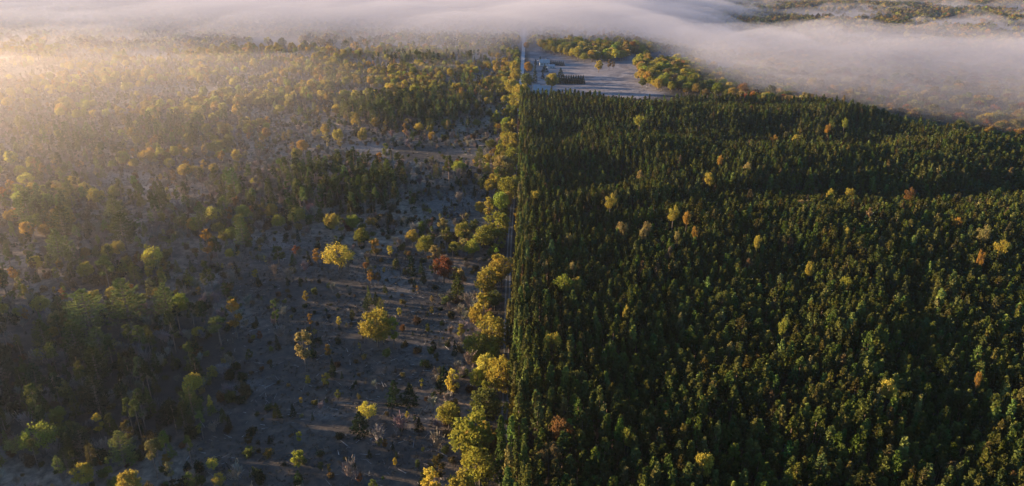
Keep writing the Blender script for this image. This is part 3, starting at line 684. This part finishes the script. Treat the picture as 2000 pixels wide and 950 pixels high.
# bare trees
BR = 'bare_tree'
X, Y, u, v, d = scatter(4.0, -760, -12, 70, 930)
m = (X < -13) & (u > -330) & (v < 1060); op = open_mask(u, v); bn = fbm(X, Y, 40, 51, 3)
for i in np.nonzero(m & (rng.random(len(X)) < (.03+.62*(1-op)*np.clip(.1+(bn-.38)*3, 0, 1))))[0]:
    if not clear(X[i], Y[i], .5, .2): continue
    s = .38+.42*rng.random(); add(BR, X[i], Y[i], s, T['bare' if rng.random() < .6 else 'bare2'], K['bare'][int(rng.integers(4))], s*(.8+.4*rng.random()), None, .15)
# groves beyond the farm and the broadleaf forest under the fog
GROVE = [(1110,95,52,10,1),(1170,104,60,14,1),(1230,95,70,10,.9),(1320,150,72,26,1),(1400,165,90,22,.9),(1440,180,60,12,.9),(1260,128,18,10,.7)]
X, Y, u, v, d = scatter(7.2, 2, 900, 380, 1010)
e = edge_y(X); gv = many(u, v, GROVE, .2); right = (u > 1440) & (Y > e+7)
pr = np.where(right, .8, gv)
for i in np.nonzero((u < 2150) & (Y > e+8) & (rng.random(len(X)) < pr))[0]:
    r = rng.random(); t = ('gold' if r < .35 else 'ygreen' if r < .7 else 'tan' if r < .85 else 'olive' if r < .97 else 'orange') if not right[i] else ('brown' if r < .3 else 'tan' if r < .5 else 'olive' if r < .75 else 'gold' if r < .86 else 'orange' if r < .96 else 'red')
    p = K['broad'][int(rng.integers(4))]; s = .8+.45*rng.random(); add(B, X[i], Y[i], s, T[t], p, s*(.8+.3*rng.random()), None, .2)
FAR = 'far'
X, Y, u, v, d = scatter(10.5, -1500, 1500, 930, 2500)
fn = fbm(X, Y, 140, 61, 3)
m = (u > -150) & (u < 2150) & (np.abs(X) < 1500) & ~((X > 0) & (u < 1280) & (v > 88)) & (rng.random(len(X)) < np.clip(.25+(fn-.38)*3.5, .05, .95)) & ((np.abs(X-road_x(Y)) > 8) | (Y > 1300))
for i in np.nonzero(m & (open_mask(u, v) < .4))[0]:
    r = rng.random(); t = 'gold' if r < .2 else 'tan' if r < .4 else 'brown' if r < .6 else 'olive' if r < .72 else 'pine' if r < .9 else 'orange'
    s = .7+.5*rng.random(); add(FAR, X[i], Y[i], s, T[t], K['far'][int(rng.integers(3))], s*.9, None, .2)
# ------------------------------------------------------------------ geometry-node stuff
def gn_tree(name, protos):
    g = bpy.data.node_groups.new(name, 'GeometryNodeTree')
    g.interface.new_socket('Geometry', in_out='INPUT', socket_type='NodeSocketGeometry'); g.interface.new_socket('Geometry', in_out='OUTPUT', socket_type='NodeSocketGeometry')
    A = g.nodes.new; L = g.links.new; i_ = A('NodeGroupInput'); o_ = A('NodeGroupOutput')
    j = A('GeometryNodeJoinGeometry'); nodes = []
    for p in protos:
        q = A('GeometryNodeObjectInfo'); q.inputs['Object'].default_value = p.src; q.inputs['As Instance'].default_value = True; nodes.append(q)
    for q in reversed(nodes): L(q.outputs['Geometry'], j.inputs[0])
    ip = A('GeometryNodeInstanceOnPoints'); m2p = A('GeometryNodeMeshToPoints')
    L(i_.outputs[0], m2p.inputs['Mesh']); L(m2p.outputs[0], ip.inputs['Points']); L(j.outputs[0], ip.inputs['Instance']); ip.inputs['Pick Instance'].default_value = True
    def na(n_, ty):
        q = A('GeometryNodeInputNamedAttribute'); q.data_type = ty; q.inputs['Name'].default_value = n_; return q.outputs['Attribute']
    L(na('variant', 'INT'), ip.inputs['Instance Index']); L(na('turn', 'FLOAT_VECTOR'), ip.inputs['Rotation']); L(na('size', 'FLOAT_VECTOR'), ip.inputs['Scale'])
    L(ip.outputs[0], o_.inputs[0]); return g
def stuff(name, L_, label):
    if not L_: return
    protos = sorted({id(h['p']): h['p'] for h in L_}.values(), key=lambda p: p.name+str(p.W)); ix = {id(p): k for k, p in enumerate(protos)}
    me = bpy.data.meshes.new(name); n_ = len(L_); me.vertices.add(n_)
    me.vertices.foreach_set('co', np.array([(h['x'], h['y'], h['z']) for h in L_], np.float32).ravel())
    def at_(nm, ty, key, arr):
        a = me.attributes.new(nm, ty, 'POINT'); a.data.foreach_set(key, arr)
    at_('variant', 'INT', 'value', np.array([ix[id(h['p'])] for h in L_], np.int32))
    at_('turn', 'FLOAT_VECTOR', 'vector', np.array([(0, 0, h['rz']) for h in L_], np.float32).ravel())
    at_('size', 'FLOAT_VECTOR', 'vector', np.array([(h['s'], h['s'], h['sz']) for h in L_], np.float32).ravel())
    at_('tint', 'FLOAT_VECTOR', 'vector', np.array([h['tint'] for h in L_], np.float32).ravel())
    me.update(); o = link(name, me); md = o.modifiers.new('instances', 'NODES'); md.node_group = gn_tree(name, protos)
    tag(o, label, None, None, 'stuff'); return o
ORD = ['', 'second ', 'third ', 'fourth ', 'fifth ', 'sixth ', 'seventh ', 'eighth ', 'ninth ', 'tenth ', 'eleventh ', 'twelfth ', 'thirteenth ', 'fourteenth ', 'fifteenth ', 'sixteenth ', 'seventeenth ', 'eighteenth ', 'nineteenth ', 'twentieth ']+[f'{k}th ' for k in range(21, 90)]
marks = [h for k in items for h in items[k] if h['hero']]
def uvof(h):
    u, v, d = proj(h['x'], h['y'], h['z']+h['p'].zc*h['sz']); return float(u), float(v), float(d)
for k in items:
    for h in items[k]: h['uv'] = uvof(h)
def colour_word(t):
    r, g, b_ = t
    if r > .2 and g < .09: return 'red'
    if r > 1.9*g: return 'orange'
    if r > 1.35*g: return 'golden'
    if r > .95*g: return 'olive'
    return 'green'
def individuals(kind, noun, cat, group, look, limit=300):
    L_ = items[kind]
    def score(h):
        if h['hero']: return 1e6
        u, v, d = h['uv']
        if not (-15 < u < 2015 and -8 < v < 958+8): return -1
        return h['s']*h['p'].W*h['sz']*h['p'].H/d**2*1e4
    L_.sort(key=score, reverse=True); pick = [h for h in L_[:limit] if score(h) > 0]; rest = L_[len(pick):]
    cells = {}
    for h in pick:
        if h['hero']: h['label'] = h['hero'][0]; continue
        u, v, d = h['uv']; best = min(marks, key=lambda q: (q['uv'][0]-u)**2+(q['uv'][1]-v)**2); du, dv = u-best['uv'][0], v-best['uv'][1]
        dr = ('right of' if du > 0 else 'left of') if abs(du) > abs(dv) else ('below' if dv > 0 else 'above')
        wd = look(h); cells.setdefault((wd, dr, best['hero'][1]), []).append((du*du+dv*dv, id(h), h))
    for (wd, dr, sh), q in cells.items():
        q.sort()
        for k, (_, _, h) in enumerate(q):
            h['label'] = (ORD[k]+'nearest '+wd+' '+noun+' '+dr+' '+sh) if len(q) > 1 else (wd+' '+noun+' '+dr+' '+sh)
    for h in pick:
        r = bpy.data.objects.new(kind, None); r.empty_display_size = .5; COL.objects.link(r)
        r.location = (h['x'], h['y'], h['z']); r.rotation_euler = (0, 0, h['rz']); r.scale = (h['s'], h['s'], h['sz'])
        tag(r, h['label'], cat, group)
        c = link('crown', h['p'].crown, r); c['tint'] = h['tint']; link('trunk', h['p'].trunk, r)
    return rest
def sz_word(h, a, b_): q = h['sz']*h['p'].H; return 'small' if q < a else 'tall' if q > b_ else 'mid-sized'
rest = individuals(P_, 'plantation pine', 'pine', 'pines packed in the dark plantation right of the road', lambda h: 'pale green' if h['tint'][0] > .06 else 'tall dark' if h['sz'] > .98 else 'shaded short' if h['sz'] < .82 else 'dark green')
stuff('pine_plantation', rest, 'dense dark green pine plantation filling the right half beyond the nearest rows')
rest = individuals(B, 'leafy tree', 'tree', 'autumn broadleaf trees', lambda h: sz_word(h, 8, 12)+' '+colour_word(h['tint']))
stuff('broadleaf_woods', rest, 'autumn gold and olive broadleaf woods left of the road and under the fog')
rest = individuals(C_, 'pine', 'pine', 'pines and other conifers in the open woods', lambda h: ('bushy ' if 'bushy' in h['p'].name else 'tall ' if h['sz']*h['p'].H > 12 else 'young ')+('dark' if h['tint'][0] < .05 else 'olive'))
stuff('conifer_woods', rest, 'dark and olive pines scattered through the open woods on the left')
rest = individuals(BR, 'leafless tree', 'bare tree', 'leafless grey-brown trees', lambda h: sz_word(h, 4.6, 6.4)+' brown')
stuff('bare_woods', rest, 'hazy grey-brown leafless trees and brush covering the left woods')
rest = individuals(SH, 'bush', 'shrub', 'low shrubs in and around the clearing', lambda h: sz_word(h, 1.3, 2.3).replace('tall', 'big')+' '+colour_word(h['tint']))
stuff('shrub_cover', rest, 'low dark and brown shrubs spread over the clearing and woods')
stuff('far_forest', items[FAR], 'distant forest showing dimly through the fog at the top')
# ------------------------------------------------------------------ fallen branches and grass tussocks
g = np.random.default_rng(91)
X, Y, u, v, d = scatter(2.6, -300, -10, 90, 460); op = open_mask(u, v)
sel = np.nonzero((op > .25) & (v < 1000) & (u > 100) & (fbm(X, Y, 25, 71, 3) > .42) & (g.random(len(X)) < .5))[0]
V, Q = [], []
for i in sel:
    L_ = .8+3.2*g.random()**2; a = g.random()*3.14; r = .04+.09*g.random()**2; z = float(terrain(X[i], Y[i]))+.1+.15*g.random(); c, s_ = math.cos(a), math.sin(a); t = (g.random()-.5)*.3
    o = len(V)
    for e_, f_ in ((-1, 1.0), (1, .45)):
        for (p, q) in ((-1, 0), (0, 1.2), (1, 0)):
            V.append((X[i]+c*e_*L_/2-s_*p*r*f_, Y[i]+s_*e_*L_/2+c*p*r*f_, z+e_*t*L_*.3+q*r*f_))
    Q += [(o, o+1, o+4, o+3), (o+1, o+2, o+5, o+4), (o+2, o, o+3, o+5), (o, o+2, o+1), (o+3, o+4, o+5)]
fb = link('fallen_branches', npmesh('fallen_branches', V, Q, [M_WOOD])); tag(fb, 'bleached fallen branches and slash littering the clearing floor', None, None, 'stuff')
X, Y, u, v, d = scatter(1.7, -290, -9, 95, 420); op = open_mask(u, v)
sel = np.nonzero((op > .1) & (v < 1000) & (u > 60) & (fbm(X, Y, 12, 75, 3) > .40) & (g.random(len(X)) < .85))[0]
PT = []
for i in sel:
    k = 5; PT.append(np.stack([X[i]+g.normal(size=k)*.35, Y[i]+g.normal(size=k)*.35, terrain(X[i], Y[i])+.12+.12*g.random(k)], -1))
gv_, gf_ = quads(np.concatenate(PT), .42, g, aspect=1.3)
M_GRASS = noisy_mat('dry_grass', (.035,.03,.022), (.105,.085,.06), .08)
gr = link('grass_tussocks', npmesh('grass_tussocks', gv_, gf_, [M_GRASS])); tag(gr, 'dry brown grass and heather tussocks covering the clearing floor', None, None, 'stuff')
# ------------------------------------------------------------------ farm buildings
def building(name, u, v, L_, W_, H_, rz, label, cat, roofm, over=.5, windows=3, door=True):
    x, y = unproj(u, v, 2.0); x, y = float(x), float(y); r = bpy.data.objects.new(name, None); COL.objects.link(r)
    r.location = (x, y, float(terrain(x, y))-.1); r.rotation_euler = (0, 0, rz); tag(r, label, cat)
    h, k = H_*.55, L_/2; w2 = W_/2
    Vv = [(-k,-w2,-.5),(k,-w2,-.5),(k,w2,-.5),(-k,w2,-.5),(-k,-w2,h),(k,-w2,h),(k,w2,h),(-k,w2,h),(-k,0,H_-.15),(k,0,H_-.15)]
    link('wall', npmesh('wall', Vv, [(0,1,5,4),(2,3,7,6),(1,2,6,9,5),(3,0,4,8,7)], [M_SIDING]), r)
    o = over; sl = (H_-h)/w2; e = w2+o; ze = H_-sl*e
    Rv = []
    for t in (0, .22): Rv += [(-k-o,-e,ze+t),(k+o,-e,ze+t),(k+o,0,H_+t),(-k-o,0,H_+t),(k+o,e,ze+t),(-k-o,e,ze+t)]
    rf = link('roof', npmesh('roof', Rv, [(6,7,8,9),(9,8,10,11),(1,0,3,2),(2,3,5,4),(0,1,7,6),(4,5,11,10),(1,2,8,7),(2,4,10,8),(3,0,6,9),(5,3,9,11)], [roofm]), r)
    def box(nm, cx, cy, cz, sx, sy, sz_, m, par):
        Bv = [(cx+i*sx/2, cy+j*sy/2, cz+l*sz_/2) for l in (-1,1) for j in (-1,1) for i in (-1,1)]
        return link(nm, npmesh(nm, Bv, [(0,2,3,1),(4,5,7,6),(0,1,5,4),(2,6,7,3),(0,4,6,2),(1,3,7,5)], [m]), par)
    for q in range(windows):
        box('window', -k+L_*(q+.8)/(windows+.6), -w2-.02, h*.55, 1.1, .08, 1.2, M_GLASS, r)
    if door: box('door', k-1.3, -w2-.03, 1.05-.0, 1.1, .1, 2.1, M_WOOD, r)
    if cat == 'house': box('chimney', k*.4, w2*.3, H_+.2, .8, .8, 1.8, M_WOOD, rf)
building('farmhouse', 1063, 124, 11, 8, 6.5, .1, 'white farmhouse with pale roof among dark evergreens in the field', 'house', M_ROOF)
building('shed', 1076, 129, 8, 5, 3.8, .05, 'small grey-white shed right of the farmhouse', 'shed', M_SHINGLE, .3, 1)
building('barn', 1058, 176, 16, 9, 6.0, .12, 'long pale-roofed barn just beyond the plantation edge by the road', 'barn', M_ROOF, .5, 3)
building('outbuilding', 1047, 168, 7, 5, 3.6, .3, 'small dark outbuilding behind the long pale-roofed barn', 'shed', M_SHINGLE, .3, 1)
# ------------------------------------------------------------------ fog, glare mist and haze
def vol_mat(name, dens, aniso, col):
    m, n_, out_ = mat(name); pv = n_.nodes.new('ShaderNodeVolumePrincipled'); pv.inputs['Density'].default_value = dens
    pv.inputs['Anisotropy'].default_value = aniso; pv.inputs['Color'].default_value = (*col, 1); n_.links.new(pv.outputs[0], out_.inputs['Volume']); return m
def slab(name, xs, ys, top, bottom, m, label):
    """closed body of fog: a puffy top sheet, a flat underside below the ground, and side walls"""
    X, Y = np.meshgrid(xs, ys); Z = np.maximum(top(X, Y), bottom+1.0); nx, ny = len(xs), len(ys); n_ = nx*ny
    V = np.concatenate([np.stack([X, Y, Z], -1).reshape(-1, 3), np.stack([X, Y, np.full_like(Z, bottom)], -1).reshape(-1, 3)])
    i = (np.arange(ny-1)[:, None]*nx+np.arange(nx-1)[None]).ravel(); q1 = np.stack([i, i+1, i+nx+1, i+nx], -1); q2 = np.stack([i, i+nx, i+nx+1, i+1], -1)+n_
    a = np.arange(nx-1); b_ = np.arange(ny-1); t = (ny-1)*nx
    w1 = np.stack([a+1, a, a+n_, a+1+n_], -1); w2 = np.stack([t+a, t+a+1, t+a+1+n_, t+a+n_], -1)
    c = b_*nx; w3 = np.stack([c, c+nx, c+nx+n_, c+n_], -1); c = c+nx-1; w4 = np.stack([c+nx, c, c+n_, c+nx+n_], -1)
    q = np.concatenate([q1, q2, w1, w2, w3, w4]).astype(np.int32); me = bpy.data.meshes.new(name)
    me.vertices.add(len(V)); me.vertices.foreach_set('co', V.astype(np.float32).ravel()); me.loops.add(len(q)*4); me.loops.foreach_set('vertex_index', q.ravel())
    me.polygons.add(len(q)); me.polygons.foreach_set('loop_start', np.arange(len(q), dtype=np.int32)*4); me.update(calc_edges=True); me.materials.append(m)
    o = link(name, me); tag(o, label, None, None, 'stuff'); return o
FU = np.array([-400, 0, 300, 600, 800, 1030, 1240, 1340, 1450, 1600, 1800, 2000, 2400]); FV = np.array([-45, -20, 5, 38, 60, 74, 76, 100, 116, 134, 152, 165, 195])
def fogline(X, Y, soft, shift=0):
    u, v, d = proj(X, Y, 10.0); u = np.clip(u, -400, 2400)
    n_ = (fbm(X, Y, 160, 81, 4)-.5)*60*np.clip(700/d, .2, 1.2)
    return sstep(0, 1, (np.interp(u, FU, FV)+shift+n_-v)/soft), u, v
def fog_top(X, Y):
    a, u, v = fogline(X, Y, 55, 12); t = terrain(X, Y); p = fbm(X, Y, 90, 83, 5); p2 = fbm(X, Y, 170, 87, 4)
    top = 5+28*a+(7*(p-.5)*2+4.5*(fbm(X, Y, 36, 89, 3)-.5)*2)*a
    thin = sstep(1130, 1620, u)*(1-sstep(58, 98, v))                  # the broken cloud tops, upper right
    top = top*(1-thin)+thin*(0+48*(p2-.5)*2+30*(p-.5)*2-(t*.4-6)+t)
    return np.where(a > .001, t*.4-6+top, -36)
def wisp_top(X, Y):
    u, v, d = proj(X, Y, 10.0)
    a, u, v = fogline(X, Y, 150, 98+45*(1-sstep(250, 800, u))); t = terrain(X, Y); p = fbm(X, Y, 120, 93, 5)
    a = a*(1-sstep(1130, 1620, u)*(1-sstep(58, 98, v)))*np.where(X > 30, sstep(2, 70, Y-edge_y(X)), sstep(560, 760, Y))*(1-many(u, v, [(1150, 135, 190, 62)], .35))
    return np.where(a > .001, t-3+(58*a**.7+22*(p-.5)*2)*np.minimum(1, a*2.5), -36)
def glare_mist_top(X, Y):  # mist over the left woods, thickened and warmed to stand for lens glare
    p = fbm(X, Y, 200, 97, 4); a = sstep(40, 260, -X+Y*.03)*sstep(70, 330, Y)
    return terrain(X, Y)-6+(90*a+26*(p-.5)*2*a)*(1-.75*sstep(350, 800, Y))
fx = spaced(-5800, -900, 1500, 5800, 14, 1.15); fy = spaced(300, 420, 2300, 5800, 14, 1.15)
slab('fog_bank', fx, fy, fog_top, -37, vol_mat('fog_vapour', FOG_D, -.1, (.48,.475,.56)), 'thick pale fog bank filling the valley beyond the woods')
fx2 = spaced(-5800, -900, 1500, 5800, 18, 1.15)
slab('fog_wisps', fx2, fy, wisp_top, -36.5, vol_mat('wisp_vapour', WISP_D, -.05, (.47,.465,.54)), 'thin bluish wisps of fog drifting over the forest edge')
mx_ = spaced(-5800, -900, -20, 200, 22, 1.2); my_ = spaced(-900, -300, 1500, 5800, 22, 1.2)
slab('glare_mist', mx_, my_, glare_mist_top, -36.2, vol_mat('glare_mist_vapour', GLARE_MIST_D, .6, (.94,.84,.82)), 'warm mist over the left woods, partly standing for sun glare in the lens')
hb = 6900; Vv = [(x, y, z) for z in (-40, 124) for y in (-2600, 9200) for x in (-hb, hb)]
hz = link('haze', npmesh('haze', Vv, [(0,2,3,1),(4,5,7,6),(0,1,5,4),(2,6,7,3),(0,4,6,2),(1,3,7,5)], [vol_mat('haze_air', HAZE_D, .66, (.80,.85,1.0))])); tag(hz, 'thin pale morning haze over the whole landscape', None, None, 'stuff')
print('COUNTS', {k: len(v) for k, v in items.items()})
